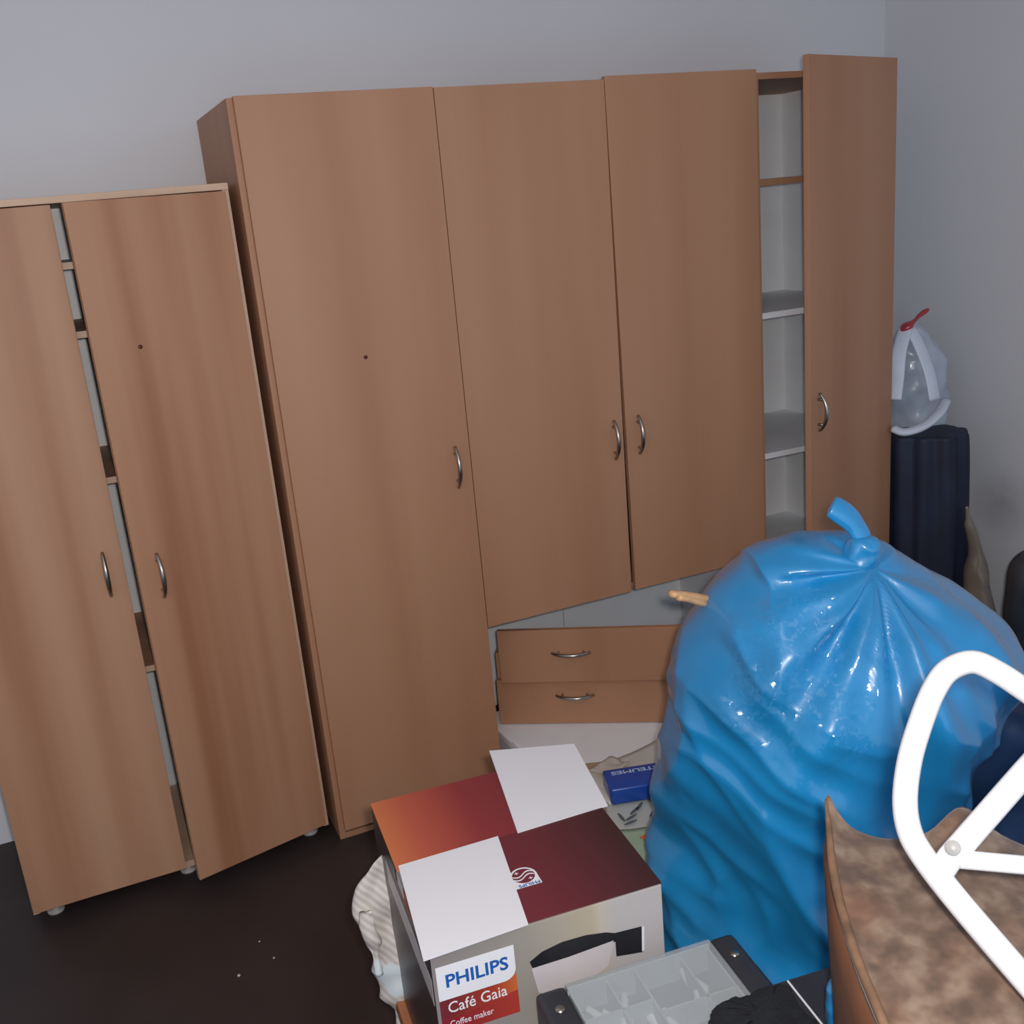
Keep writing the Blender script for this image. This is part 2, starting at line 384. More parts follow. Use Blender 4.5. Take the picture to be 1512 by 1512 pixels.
def sheet(name, corners, label, cat, mat, nn=10, amp=.006, lift=0.0, seed=0., thick=.0012):
    a, b, c, d = [Vector(q) for q in corners]; bm = bmesh.new()
    def grid(dz):
        return [[bm.verts.new((a.lerp(b, i/nn)).lerp(d.lerp(c, i/nn), j/nn) + Vector((0, 0, dz+lift+amp*(nz(Vector((i/nn*2.5, j/nn*2.5, seed)), 1)+.5)))) for i in range(nn+1)] for j in range(nn+1)]
    G = grid(0); H_ = grid(-thick)
    for j in range(nn):
        for i in range(nn):
            bm.faces.new((G[j][i], G[j][i+1], G[j+1][i+1], G[j+1][i]))
            bm.faces.new((H_[j][i], H_[j+1][i], H_[j+1][i+1], H_[j][i+1]))
    for k in range(nn):
        bm.faces.new((G[0][k], H_[0][k], H_[0][k+1], G[0][k+1])); bm.faces.new((G[nn][k], G[nn][k+1], H_[nn][k+1], H_[nn][k]))
        bm.faces.new((G[k][0], G[k+1][0], H_[k+1][0], H_[k][0])); bm.faces.new((G[k][nn], H_[k][nn], H_[k+1][nn], G[k+1][nn]))
    return tag(obj(name, bm, mat, None, True), label, cat)
sheet('paper_sheet', [(0.540, -0.472, 0.270), (0.555, -0.628, 0.270), (0.753, -0.623, 0.270), (0.848, -0.420, 0.270)], 'crumpled cream paper lying between the white box and the blue binder', 'paper', 'paper', amp=.014, seed=1.)
sheet('paper_sheet', [(0.569, -0.487, 0.288), (0.616, -0.536, 0.288), (0.681, -0.510, 0.288), (0.651, -0.455, 0.288)], 'small beige paper scrap lying above the blue binder', 'paper', 'paper2', amp=.008, seed=5.)
g = sheet('printed_sheet', [(0.459, -0.801, 0.270), (0.601, -0.819, 0.270), (0.717, -0.649, 0.270), (0.553, -0.613, 0.270)], 'pale grey sheet printed with slate leaf sprigs in front of the blue binder', 'paper', 'paper3', amp=.005, seed=3.)
lf = Vector((0.570, -0.709, 0.280))
for k, (dx_, dy_, an) in enumerate(((0, 0, .3), (.02, .02, .5), (-.012, -.018, .1), (.04, .03, .7), (-.02, .012, 1.5), (.055, -.01, .6))):
    bm = bmesh.new(); vs = []
    for j in range(10):
        t = j/10*2*math.pi; x = .020*math.cos(t); y = .0042*math.sin(t)
        vs.append(bm.verts.new((lf.x+dx_+x*math.cos(an)-y*math.sin(an), lf.y+dy_+x*math.sin(an)+y*math.cos(an), .2792)))
    bm.faces.new(vs); ex = bmesh.ops.extrude_face_region(bm, geom=bm.faces[:]); bmesh.ops.translate(bm, vec=(0, 0, -.0008), verts=[v for v in ex['geom'] if isinstance(v, bmesh.types.BMVert)])
    obj('printed_leaf', bm, 'leaf', g)
g = sheet('green_leaflet', [(0.394, -0.858, 0.262), (0.535, -0.968, 0.262), (0.653, -0.780, 0.262), (0.523, -0.734, 0.262)], 'pale green leaflet with an orange print beside the blue rubbish sack', 'leaflet', 'green', amp=.004, seed=8., lift=.012)
OR = [(0.544, -0.792, 0.281), (0.595, -0.785, 0.281), (0.581, -0.808, 0.281), (0.553, -0.810, 0.281)]
obj('orange_print', slab([q[:2] for q in OR], .2805, .2815), 'orange', g)
# blue binder
b0 = Vector((0.578, -0.553, 0.325)); b1 = Vector((0.719, -0.592, 0.325)); bx = (b1-b0).normalized(); rzb = math.atan2(bx.y, bx.x)
bn = thing('blue_binder', 'glossy dark blue binder with pale lettering on its edge among the papers', 'binder', (b0.x, b0.y, .278), rzb)
obj('cover', box(0, .30, -.095, 0, .002, .046, .006), 'blue', bn, True)
text_mesh('lettering', 'ESTEUMES', .021, 'txt', bn, Matrix.Translation((.155, -.016, .0463)) @ Matrix.Rotation(math.pi, 4, 'Z'), bold=.0006, sx=1.45)

# ---------------------------------------------------------------- coffee maker carton on a stool
BX, BY, BTH, BW, BD, BZ = 0.0475, -1.2495, -0.0850, 0.3607, 0.4193, 0.7200
B0 = .36
M_['stoolwood'] = wood('stool_wood', (.26, .085, .030), (.33, .115, .045), (.38, .15, .06), .4, 3)
st = thing('wooden_stool', 'orange-brown wooden stool under the coffee maker box', 'stool', (BX, BY, 0), BTH)
obj('seat', box(-.195, .19, -.21, .215, B0-.035, B0, .006), 'stoolwood', st)
for sx in (-1, 1):
    for sy in (-1, 1):
        obj('leg', tube([(sx*.165, sy*.175, 0), (sx*.15, sy*.165, B0-.034)], [.016, .021], 12), 'stoolwood', st, True)
    obj('stretcher', tube([(sx*.158, -.165, .15), (sx*.158, .165, .15)], .010, 10), 'stoolwood', st, True)
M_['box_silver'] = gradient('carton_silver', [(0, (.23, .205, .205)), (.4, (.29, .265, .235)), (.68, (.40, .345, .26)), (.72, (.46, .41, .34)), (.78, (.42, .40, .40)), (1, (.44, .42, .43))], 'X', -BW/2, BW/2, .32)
M_['box_dark'] = plain('carton_side_dark', (.045, .028, .031), .35)
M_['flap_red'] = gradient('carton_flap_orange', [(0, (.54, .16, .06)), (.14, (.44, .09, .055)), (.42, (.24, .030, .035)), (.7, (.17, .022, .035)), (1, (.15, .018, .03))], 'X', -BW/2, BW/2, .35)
M_['flap_maroon'] = gradient('carton_flap_maroon', [(0, (.18, .022, .034)), (.5, (.135, .020, .030)), (.8, (.075, .016, .022)), (1, (.035, .012, .014))], 'X', -BW/2, BW/2, .35)
M_['card_white'] = plain('card_white', (.70, .70, .74), .6, var=.01)
M_['ink_blue'] = plain('ink_blue', (.010, .10, .36), .4)
M_['ink_black'] = plain('ink_black', (.014, .014, .018), .3)
M_['ink_red'] = gradient('ink_label_red', [(0, (.16, .02, .025)), (.5, (.33, .04, .02)), (.85, (.58, .14, .04)), (1, (.50, .11, .03))], 'X', -BW/2+.02, -BW/2+.15, .35)
M_['ink_red2'] = gradient('ink_label_red_low', [(0, (.22, .012, .02)), (1, (.42, .05, .03))], 'X', -BW/2+.02, -BW/2+.15, .35)
M_['red_dot'] = plain('ink_bright_red', (.62, .06, .05), .4)
M_['carafe'] = plain('print_carafe', (.52, .48, .49), .35, var=.05)
cb = thing('coffee_maker_box', 'printed coffee maker carton with interleaved red and white top flaps', 'box', (BX, BY, 0), BTH)
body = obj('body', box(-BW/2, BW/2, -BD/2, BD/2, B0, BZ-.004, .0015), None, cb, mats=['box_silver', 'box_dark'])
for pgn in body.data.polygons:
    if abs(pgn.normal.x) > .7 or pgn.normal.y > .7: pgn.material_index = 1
HWb, HDb = BW/2, BD/2
def plate(name, poly, z0, z1, mat, parent, tilt=None):
    o = obj(name, slab(poly, z0, z1), mat, parent)
    return o
fr = plate('top_flap', [(-HWb, -.002), (HWb, -.002), (HWb, HDb), (-HWb, HDb)], BZ-.0042, BZ-.0016, 'flap_red', cb)
fm = plate('top_flap', [(-HWb+.01, -HDb), (HWb, -HDb), (HWb, .012), (-HWb+.01, .004)], BZ-.0016, BZ+.0006, 'flap_maroon', cb)
TPf = [(-0.176, 0.003), (-0.007, 0.009), (-0.034, -0.215), (-0.192, -0.225)]
TPb = [(0.063, 0.276), (0.217, 0.229), (0.191, 0.013), (0.026, 0.005)]
wf = plate('white_flap', TPf[::-1], BZ+.0006, BZ+.0028, 'card_white', cb); wf['label'] = 'blank white flap at the front of the carton top'
bm = bmesh.new(); up = (.0035, .0015, .0006, .0006)
lo = [bm.verts.new((q[0], q[1], BZ-.0014+u)) for q, u in zip(TPb, up)]; hi = [bm.verts.new((q[0], q[1], BZ+.0014+u)) for q, u in zip(TPb, up)]
bm.faces.new(hi); bm.faces.new(lo)
for i in range(4): bm.faces.new((lo[i], lo[(i+1) % 4], hi[(i+1) % 4], hi[i]))
wk = obj('white_flap', bm, 'card_white', cb); wk['label'] = 'blank white flap at the back of the carton top'
# round emblem on the maroon flap
EMQ = [(-0.022, -0.093), (0.000, -0.089), (0.030, -0.088), (-0.004, -0.111), (0.000, -0.150), (-0.026, -0.124)]
ec = Vector((-0.005, -0.110)).to_2d() if False else Vector((-0.003, -0.106))
er = .0212
em = bmesh.new()
poly = [(ec.x+er*math.cos(t), ec.y+er*math.sin(t)) for t in [k*math.pi/24 for k in range(0, 25)]] + [(ec.x-er, ec.y-er*1.25), (ec.x+er, ec.y-er*1.25)]
shield = plate('emblem_shield', poly, BZ+.0006, BZ+.0011, 'card_white', fm)
M_['maroon_ink'] = plain('ink_maroon', (.15, .02, .035), .4)
poly = [(ec.x+er*.84*math.cos(t), ec.y+er*.84*math.sin(t)) for t in [k*math.pi/18 for k in range(36)]]
plate('emblem_disc', poly, BZ+.0011, BZ+.0013, 'maroon_ink', fm)
for dy_ in (-.0038, .0038):
    top = []; bot = []
    for k in range(17):
        s = -1+k/8; xx = s*er*.80; yy = dy_+.0052*math.sin(s*math.pi*.9)
        if xx*xx+yy*yy > (er*.84)**2: continue
        top.append((ec.x+xx, ec.y+yy+.0013)); bot.append((ec.x+xx, ec.y+yy-.0013))
    plate('emblem_wave', top+bot[::-1], BZ+.0013, BZ+.0015, 'card_white', fm)
for sx_, sy_ in ((-.0085, .0095), (.0085, -.0095)):
    s4 = [(.0042, 0), (.0009, .0009), (0, .0042), (-.0009, .0009), (-.0042, 0), (-.0009, -.0009), (0, -.0042), (.0009, -.0009)]
    plate('emblem_star', [(ec.x+sx_+a, ec.y+sy_+b) for a, b in s4], BZ+.0013, BZ+.0015, 'card_white', fm)
text_mesh('emblem_lettering', 'PHILIPS', .0098, 'ink_blue', fm, Matrix.Translation((ec.x+er*.92, ec.y-er*.92, BZ+.0012)) @ Matrix.Rotation(math.pi, 4, 'Z'), bold=.0002, sx=1.12)
# front print
FYY = -HDb
def decal(name, pts, mat, off, parent=cb):
    bm = bmesh.new()
    a = [bm.verts.new((q[0], FYY-off, BZ+q[1])) for q in pts]; b = [bm.verts.new((q[0], FYY-off+.0004, BZ+q[1])) for q in pts]
    bm.faces.new(a); bm.faces.new(b[::-1]); n = len(pts)
    for i in range(n): bm.faces.new((a[i], b[i], b[(i+1) % n], a[(i+1) % n]))
    return obj(name, bm, mat, parent)
LW = [(-0.175, -0.031), (-0.058, -0.026), (-0.058, -0.076), (-0.175, -0.086)]
lx0, lx1 = (LW[0][0]+LW[3][0])/2, (LW[1][0]+LW[2][0])/2; lz0, lz1 = (LW[0][1]+LW[1][1])/2, LW[3][1]
lw_, lh_ = lx1-lx0, lz0-lz1
lab = decal('label_red', [(lx0, lz1+.006), (lx1, lz1+.02), (lx1, lz1-.62*lh_), (lx0, lz1-.62*lh_)], 'ink_red', .0006)
decal('label_red_band', [(lx0, lz1-.62*lh_), (lx1, lz1-.36*lh_), (lx1, lz1-1.05*lh_), (lx0, lz1-1.05*lh_)], 'ink_red2', .0009, cb)
rr = lw_*.16
cor = [(lx1-rr+rr*math.cos(-t), lz1+rr+rr*math.sin(-t)) for t in [k*math.pi/16 for k in range(9)]]
wl = decal('label_white', [(lx0, lz0), (lx1, lz0)]+cor+[(lx0, lz1)], 'card_white', .0012)
def ftext(name, body, x, z, width, size, mat, off, bold):
    o = text_mesh(name, body, size, mat, cb, Matrix.Identity(4), bold=bold)
    xs = [v.co.x for v in o.data.vertices]; k = width/(max(xs)-min(xs))
    o.data.transform(Matrix.Translation((x-min(xs)*k, FYY-off, BZ+z)) @ Matrix.Rotation(math.pi/2, 4, 'X') @ Matrix.Diagonal((k, 1, 1, 1)))
    return o
ftext('brand_lettering', 'PHILIPS', lx0+.11*lw_, lz1+.36*lh_, .80*lw_, .52*lh_, 'ink_blue', .0014, .0007)
ftext('product_lettering', 'Café Gaia', lx0+.10*lw_, lz1-.42*lh_, .76*lw_, .46*lh_, 'card_white', .0011, .0001)
ftext('small_lettering', 'Coffee maker', lx0+.10*lw_, lz1-.84*lh_, .56*lw_, .26*lh_, 'card_white', .0012, .0)
decal('printed_machine', [(-0.036, -0.067), (-0.016, -0.056), (0.016, -0.050), (0.054, -0.051), (0.086, -0.057), (0.100, -0.063), (0.102, -0.078), (0.068, -0.079), (0.025, -0.080), (-0.032, -0.081)], 'ink_black', .0006)
decal('printed_carafe', [(-0.034, -0.079), (0.025, -0.079), (0.097, -0.075), (0.086, -0.116), (0.065, -0.127), (0.021, -0.126), (-0.007, -0.138), (-0.027, -0.124)], 'carafe', .0008)
decal('printed_handle', [(0.100, -0.063), (0.145, -0.066), (0.143, -0.112), (0.100, -0.105)], 'ink_black', .0006)
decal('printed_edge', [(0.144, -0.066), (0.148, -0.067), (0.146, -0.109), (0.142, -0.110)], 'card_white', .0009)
# stripes on the dark side
for y0, y1, z0, z1, m in ((-HDb+.004, -.06, -.045, -.004, 'ink_black'), (-.10, -.045, -.030, -.008, 'red_dot'), (-.04, .0, -.028, -.006, 'carafe'), (.015, .07, -.032, -.006, 'ink_black'), (-HDb+.01, HDb-.1, -.10, -.055, 'carafe')):
    obj('side_print', box(-HWb-.0006, -HWb-.0002, y0, y1, BZ+z0, BZ+z1), m, cb)

# striped carrier bag squeezed between stool and carton
def carrier_material():
    m, nt, b = nodes('striped_film'); N = nt.nodes; L = nt.links
    tc = N.new('ShaderNodeTexCoord'); mp = N.new('ShaderNodeMapping'); mp.inputs['Rotation'].default_value = (.5, .7, .3); L.new(tc.outputs['Object'], mp.inputs['Vector'])
    wv = N.new('ShaderNodeTexWave'); wv.inputs['Scale'].default_value = 26; wv.inputs['Distortion'].default_value = 1.5; L.new(mp.outputs[0], wv.inputs['Vector'])
    n = N.new('ShaderNodeTexNoise'); n.inputs['Scale'].default_value = 9; L.new(tc.outputs['Object'], n.inputs['Vector'])
    r1 = N.new('ShaderNodeValToRGB'); e = r1.color_ramp.elements; e[0].color = (.50, .45, .42, 1); e[1].color = (.62, .58, .55, 1); e[0].position = .2; e[1].position = .8
    r2 = N.new('ShaderNodeValToRGB'); e = r2.color_ramp.elements; e[0].position = .52; e[1].position = .56
    L.new(wv.outputs['Fac'], r1.inputs['Fac']); L.new(n.outputs['Fac'], r2.inputs['Fac'])
    mx = N.new('ShaderNodeMix'); mx.data_type = 'RGBA'; mx.inputs['B'].default_value = (.62, .69, .72, 1)
    L.new(r2.outputs['Color'], mx.inputs['Factor']); L.new(r1.outputs['Color'], mx.inputs['A']); L.new(mx.outputs['Result'], b.inputs['Base Color'])
    b.inputs['Roughness'].default_value = .4
    return m
M_['carrier'] = carrier_material()
def d_carrier(p, a, n): return .016*ridged(p, 11, 3.)-.006+.010*nz(p, 24, 5.)
CR = [(-0.113, -1.083, 0.648, 0.011, 0.003), (-0.125, -1.079, 0.618, 0.026, 0.010), (-0.135, -1.075, 0.577, 0.041, 0.021), (-0.139, -1.073, 0.545, 0.048, 0.024), (-0.132, -1.076, 0.513, 0.043, 0.021), (-0.126, -1.078, 0.455, 0.039, 0.020), (-0.123, -1.080, 0.396, 0.036, 0.018), (-0.113, -1.083, 0.335, 0.029, 0.015), (-0.102, -1.088, 0.241, 0.022, 0.009)]
cbag = thing('carrier_bag', 'crumpled white striped plastic carrier bag wedged beside the coffee maker box', 'bag', (0, 0, 0))
obj('bag_body', blob(CR, 56, 6, d_carrier), 'carrier', cbag, True)
obj('bag_flap', blob([(-0.165, -1.117, 0.575, 0.015, 0.004), (-0.167, -1.116, 0.527, 0.012, 0.004), (-0.165, -1.117, 0.484, 0.007, 0.002), (-0.163, -1.118, 0.444, 0.003, 0.001)], 20, 5, d_carrier), 'carrier', cbag, True)

# ---------------------------------------------------------------- black storage box, organiser case, fleece
M_['black_card'] = plain('black_card', (.020, .020, .027), .55, var=.2, scale=5)
M_['fleece'] = plain('black_fleece', (.006, .008, .012), .95, var=.3, scale=40, bump=.6, bscale=160)
M_['white_line'] = plain('white_piping', (.75, .75, .78), .4)
oa = Vector((0.031, -1.498, 0.632)); ob = Vector((0.258, -1.520, 0.632)); rzo = math.atan2(ob.y-oa.y, ob.x-oa.x)
LO = (ob-oa).length
kb = thing('black_storage_box', 'tall matt black storage box with a white piped lid under the organiser case', 'box', (oa.x, oa.y, 0), rzo)
obj('body', box(-.02, LO+.07, -.165, -.012, 0, .545, .004), 'black_card', kb)
obj('lid', box(-.024, LO+.074, -.17, -.009, .54, .572, .005), 'black_card', kb)
M_['clear'] = None
def clear_material():
    m, nt, b = nodes('frosted_plastic'); N = nt.nodes; L = nt.links
    tr = N.new('ShaderNodeBsdfTransparent'); tr.inputs[0].default_value = (.92, .94, .95, 1)
    n = N.new('ShaderNodeTexNoise'); n.inputs['Scale'].default_value = 30
    tc = N.new('ShaderNodeTexCoord'); L.new(tc.outputs['Object'], n.inputs['Vector'])
    b.inputs['Base Color'].default_value = (.50, .53, .55, 1); b.inputs['Roughness'].default_value = .28
    mr = N.new('ShaderNodeMapRange'); mr.inputs['To Min'].default_value = .26; mr.inputs['To Max'].default_value = .36; L.new(n.outputs['Fac'], mr.inputs['Value'])
    mx = N.new('ShaderNodeMixShader'); L.new(mr.outputs[0], mx.inputs[0]); L.new(tr.outputs[0], mx.inputs[1]); L.new(b.outputs[0], mx.inputs[2])
    L.new(mx.outputs[0], N['Material Output'].inputs['Surface'])
    return m
M_['clear'] = clear_material()
M_['tray'] = plain('tray_grey', (.33, .35, .37), .4)
M_['divider'] = plain('divider_pale', (.62, .64, .66), .4)
M_['bits'] = plain('white_fittings', (.85, .85, .83), .5)
oc = thing('organiser_case', 'small-parts organiser with frosted lid and black end grips on the black box', 'case', (oa.x, oa.y, .572), rzo)
OD = .225
obj('tray', box(0, LO, -OD, 0, 0, .006, .002), 'tray', oc)
for a in ((0, LO, -.003, 0), (0, LO, -OD, -OD+.003)): obj('tray_wall', box(a[0], a[1], a[2], a[3], .004, .052), 'divider', oc)
for x in (.001, LO*.26, LO*.46, LO*.78, LO-.004): obj('divider', box(x, x+.003, -OD+.003, -.003, .004, .046), 'divider', oc)
for k, (x0, x1, y) in enumerate(((0, LO*.46, -.065), (0, LO*.26, -.125), (LO*.46, LO, -.09), (LO*.26, LO*.78, -.155))): obj('divider', box(x0+.002, x1, y, y+.003, .004, .046), 'divider', oc)
for k in range(18):
    x = .02+random.random()*(LO-.05); y = -.03-random.random()*(OD-.06); s = .008+.008*random.random()
    o_ = obj('plastic_fitting', tube([(x, y, .006), (x+s*random.uniform(-1, 1), y+s, .010), (x+s*1.5*random.uniform(-1, 1), y+2*s, .016+s)], [s*.5, s*.7, s*.4], 8), 'bits', oc, True)
obj('lid', box(-.002, LO+.002, -OD-.002, .002, .0525, .0585, .0025), 'clear', oc)
for sx, x0, x1 in ((0, -.048, -.002), (1, LO+.002, LO+.042)):
    e = obj('end_grip', box(x0, x1, -OD-.004, .004, .0, .056, .009), 'dark', oc, True)
    obj('latch_button', tube([((x0+x1)/2, -.04, .0555), ((x0+x1)/2, -.04, .0575)], .007, 16), 'steel', e, True)
fb0 = Vector((0.327, -1.619, 0.600)); fb1 = Vector((0.316, -1.708, 0.600))
ff = thing('black_folder', 'black zipped folder with a thin white edge line lying beside the organiser case', 'folder', (0, 0, 0))
obj('cover', slab([(0.290, -1.612, 0.600), (0.412, -1.627, 0.600), (0.373, -1.662, 0.600), (0.338, -1.701, 0.600), (0.294, -1.742, 0.600)], .573, .60), 'black_card', ff)
obj('edge_line', tube([fb0+Vector((0, 0, .001)), fb1+Vector((0, 0, .001))], .0016, 8), 'white_line', ff)
FO = catmull([Vector(q) for q in [(0.164, -1.662, 0.650), (0.190, -1.652, 0.650), (0.229, -1.654, 0.650), (0.285, -1.666, 0.650), (0.281, -1.703, 0.650), (0.277, -1.750, 0.650), (0.269, -1.783, 0.650), (0.191, -1.777, 0.650), (0.148, -1.723, 0.650)]], 10, True)
fc = sum(FO, Vector())/len(FO); bm = bmesh.new(); levels = []
for z, k in ((.6315, .96), (.636, 1.0), (.643, 1.0), (.650, .95), (.655, .86), (.657, .6), (.658, .3)):
    levels.append([bm.verts.new((fc.x+(q.x-fc.x)*k+.004*nz(q, 90, 1.)+.003*nz(q, 220, z*9), fc.y+(q.y-fc.y)*k+.004*nz(q, 90, 5.)+.003*nz(q, 220, z*7), z+.003*nz(q*k, 60, 3.)*(z > .64))) for q in FO])
for A_, B_ in zip(levels, levels[1:]):
    for k in range(len(FO)): bm.faces.new((A_[k], A_[(k+1) % len(FO)], B_[(k+1) % len(FO)], B_[k]))
bm.faces.new(levels[0]); bm.faces.new(levels[-1])
fl = obj('black_fleece', bm, 'fleece', None, True)
tag(fl, 'black fluffy fleece bundle lying over the corner of the organiser case', 'fleece')

# ---------------------------------------------------------------- blue rubbish sack
M_['blue_film'] = film('blue_sack_film', (.012, .235, .53), .24, crinkle=.8, scale=95, var=.14, belly=((0.593, -1.313, 0.875), .215))
BR = [(0.799, -1.125, 1.055, 0.039, 0.019), (0.788, -1.121, 1.049, 0.073, 0.044), (0.787, -1.120, 1.030, 0.124, 0.087), (0.788, -1.121, 1.000, 0.165, 0.124), (0.793, -1.122, 0.957, 0.214, 0.171), (0.817, -1.132, 0.898, 0.270, 0.216), (0.832, -1.138, 0.832, 0.318, 0.254), (0.829, -1.137, 0.766, 0.338, 0.271), (0.808, -1.129, 0.679, 0.329, 0.263), (0.779, -1.117, 0.574, 0.312, 0.250), (0.758, -1.108, 0.450, 0.305, 0.244), (0.744, -1.103, 0.303, 0.308, 0.246), (0.735, -1.099, 0.151, 0.308, 0.246), (0.733, -1.098, 0.009, 0.298, 0.239), (0.731, -1.097, -0.101, 0.268, 0.215), (0.734, -1.099, -0.148, 0.243, 0.195)]
KN = Vector((0.845, -1.179, 1.015))
def d_bag(p, a, n):
    dv = p-KN; s = dv.dot(RH); h = dv.z; dist = math.hypot(s, h)+1e-4
    ph = math.atan2(h, s)
    g = min(1, dist/.10)*math.exp(-dist/.62)
    front = max(0, -n.dot(FH))*.8+.2
    pl = math.sin(ph*9+2.5*nz(p, 3, 1.)+.8)+.6*math.sin(ph*17+3*nz(p, 4, 6.))
    v = .017*g*pl*front
    q = Vector((p.x, p.y, p.z)); q = Vector((s*1.0+h*.55, p.dot(FH)*.6, h*.5-s*.3))
    v += .030*(ridged(q, 4.2, 2.)-.5)*min(1, dist/.2)
    v += .012*(ridged(q, 9.5, 5.)-.5)*min(1, dist/.2)
    d1 = .6*s+.8*h; d2 = .8*s-.6*h
    w_ = max(0, min(1, (.05-s)/.3))*max(0, min(1, (-.12-h)/.25))
    v += .016*(ridged(Vector((d1*13, d2*2.2, p.dot(FH)*2)), 1.0, 3.)-.5)*w_
    v += .007*(ridged(Vector((s*16, h*2.0, 1.)), 1.0, 8.)-.5)*max(0, min(1, (s+.02)/.15))*max(0, min(1, -h/.2))
    if p.z < .05: v *= p.z/.05
    return v
bs = thing('rubbish_sack', 'large full blue plastic rubbish sack tied in a knot', 'rubbish sack', (0, 0, 0))
obj('sack_body', blob(BR, 260, 14, d_bag), 'blue_film', bs, True)
def lump(p, a, n): return .006*ridged(p, 28, 1.)-.003
obj('knot', blob([(0.825, -1.209, 1.067, 0.018, 0.016), (0.825, -1.209, 1.059, 0.028, 0.025), (0.824, -1.208, 1.041, 0.035, 0.031), (0.824, -1.208, 1.020, 0.037, 0.033), (0.827, -1.209, 1.001, 0.029, 0.023), (0.828, -1.210, 0.987, 0.015, 0.012)], 32, 5, lump), 'blue_film', bs, True)
tl = catmull([(0.826, -1.212, 1.028), (0.828, -1.205, 1.052), (0.823, -1.196, 1.075), (0.812, -1.184, 1.098), (0.798, -1.173, 1.113), (0.788, -1.167, 1.121), (0.784, -1.164, 1.124)], 6)
obj('knot_tail', tube(tl, [max(.0015, (.013+.011*math.sin(min(1, i/len(tl)*1.25)*math.pi*.62)+.003*nz(q, 40, 1.))*min(1, ((len(tl)-i)/5)**.5)) for i, q in enumerate(tl)], 18, flat=.6), 'blue_film', bs, True)
# wooden peg sticking out of the sack
M_['peg'] = plain('peg_wood', (.62, .36, .18), .5, var=.15, scale=30)
pg = thing('wooden_hanger', 'tan wooden clothes hanger end poking out of the blue sack', 'hanger', (0, 0, 0))
for dy_, dt in ((0, 0), (6, .012)):
    a = [(0.507, -1.043, 0.975), (0.540, -1.037, 0.964), (0.590, -1.031, 0.943), (0.690, -0.987, 0.892)] if dy_ == 0 else [(0.520, -1.045, 0.967), (0.546, -1.042, 0.956), (0.588, -1.033, 0.933), (0.687, -0.990, 0.876)]
    obj('arm', tube(catmull(a, 5), [.007]+[.0105]*15, 10, flat=.7), 'peg', pg, True)

# blue scrap of film between folder and seat
sb = obj('blue_film_scrap', blob([(0.312, -1.749, 0.711, 0.003, 0.002), (0.312, -1.749, 0.696, 0.010, 0.008), (0.314, -1.749, 0.672, 0.013, 0.011), (0.319, -1.751, 0.639, 0.017, 0.014), (0.325, -1.754, 0.605, 0.018, 0.015)], 40, 8, lambda p, a, n: .008*ridged(p, 18, 1.)), film('pale_blue_film', (.03, .24, .55), .25, .3, 40), None, True)
tag(sb, 'small bright blue plastic bag squeezed between the black folder and brown seat', 'bag')

# ---------------------------------------------------------------- corner: navy garment bag, knotted white bag, brown sack, dark bag
M_['navy'] = plain('navy_cloth', (.010, .015, .040), .6, var=.35, scale=6)
M_['navy_film'] = film('navy_film', (.020, .045, .115), .3, crinkle=.25, scale=20, var=.2)
M_['dark_film'] = film('dark_film', (.018, .026, .036), .45, crinkle=.2, scale=20)
M_['brown_film'] = film('brown_film', (.20, .165, .125), .28, crinkle=.35, scale=20)
M_['white_film'] = film('white_film', (.42, .47, .56), .3, crinkle=.3, scale=22, var=.1)
M_['white_print'] = plain('white_bag_band', (.62, .68, .78), .45, var=.05)
M_['red_tie'] = film('red_tie', (.42, .012, .03), .35, crinkle=.4, scale=40)
def d_navy(p, a, n): return .020*nz(Vector((math.cos(a)*2.2, math.sin(a)*2.2, p.z*.5)), 1.3, 1.)+.006*math.sin(a*9+2*nz(p, 2, 1., .4))
NV = [(2.141, -0.039, 0.854, 0.107, 0.075), (2.141, -0.039, 0.849, 0.117, 0.099), (2.142, -0.039, 0.821, 0.122, 0.103), (2.145, -0.041, 0.703, 0.123, 0.104), (2.148, -0.042, 0.459, 0.124, 0.105), (2.149, -0.042, 0.206, 0.123, 0.104), (2.149, -0.042, 0.023, 0.120, 0.102)]
nv = obj('garment_bundle', blob(NV, 96, 6, d_navy), 'navy', None, True)
tag(nv, 'tall dark navy cloth bundle standing in the room corner below the white bag', 'bundle')
def d_wb(p, a, n): return .016*ridged(p, 8, 2.)+.006*ridged(p, 20, 4.)-.010
wbg = thing('white_plastic_bag', 'knotted translucent white plastic bag with red tie on the navy bundle', 'bag', (0, 0, 0))
obj('bag_body', blob([(2.192, 0.105, 1.203, 0.012, 0.009), (2.193, 0.105, 1.176, 0.039, 0.032), (2.198, 0.103, 1.132, 0.072, 0.058), (2.210, 0.098, 1.072, 0.094, 0.075), (2.214, 0.097, 1.001, 0.101, 0.081), (2.214, 0.097, 0.906, 0.102, 0.082), (2.215, 0.096, 0.853, 0.102, 0.082), (2.214, 0.097, 0.824, 0.088, 0.066)], 64, 6, d_wb), 'white_film', wbg, True)
for P_ in ([(2.109, 0.045, 1.200), (2.050, 0.012, 1.126), (2.018, -0.013, 1.043), (1.997, -0.025, 0.980)], [(2.121, 0.040, 1.199), (2.119, -0.019, 1.119), (2.129, -0.047, 1.042), (2.134, -0.063, 0.964)]):
    obj('bag_handle', tube(catmull(P_, 5), [.012]+[.024]*15, 12, flat=.22), 'white_print', wbg, True)
obj('bag_rim', tube(catmull([(1.982, -0.037, 0.889), (2.000, -0.070, 0.878), (2.058, -0.090, 0.890), (2.134, -0.079, 0.917), (2.211, -0.034, 0.944)], 5), [.012]+[.02]*20, 10, flat=.6), 'white_print', wbg, True)
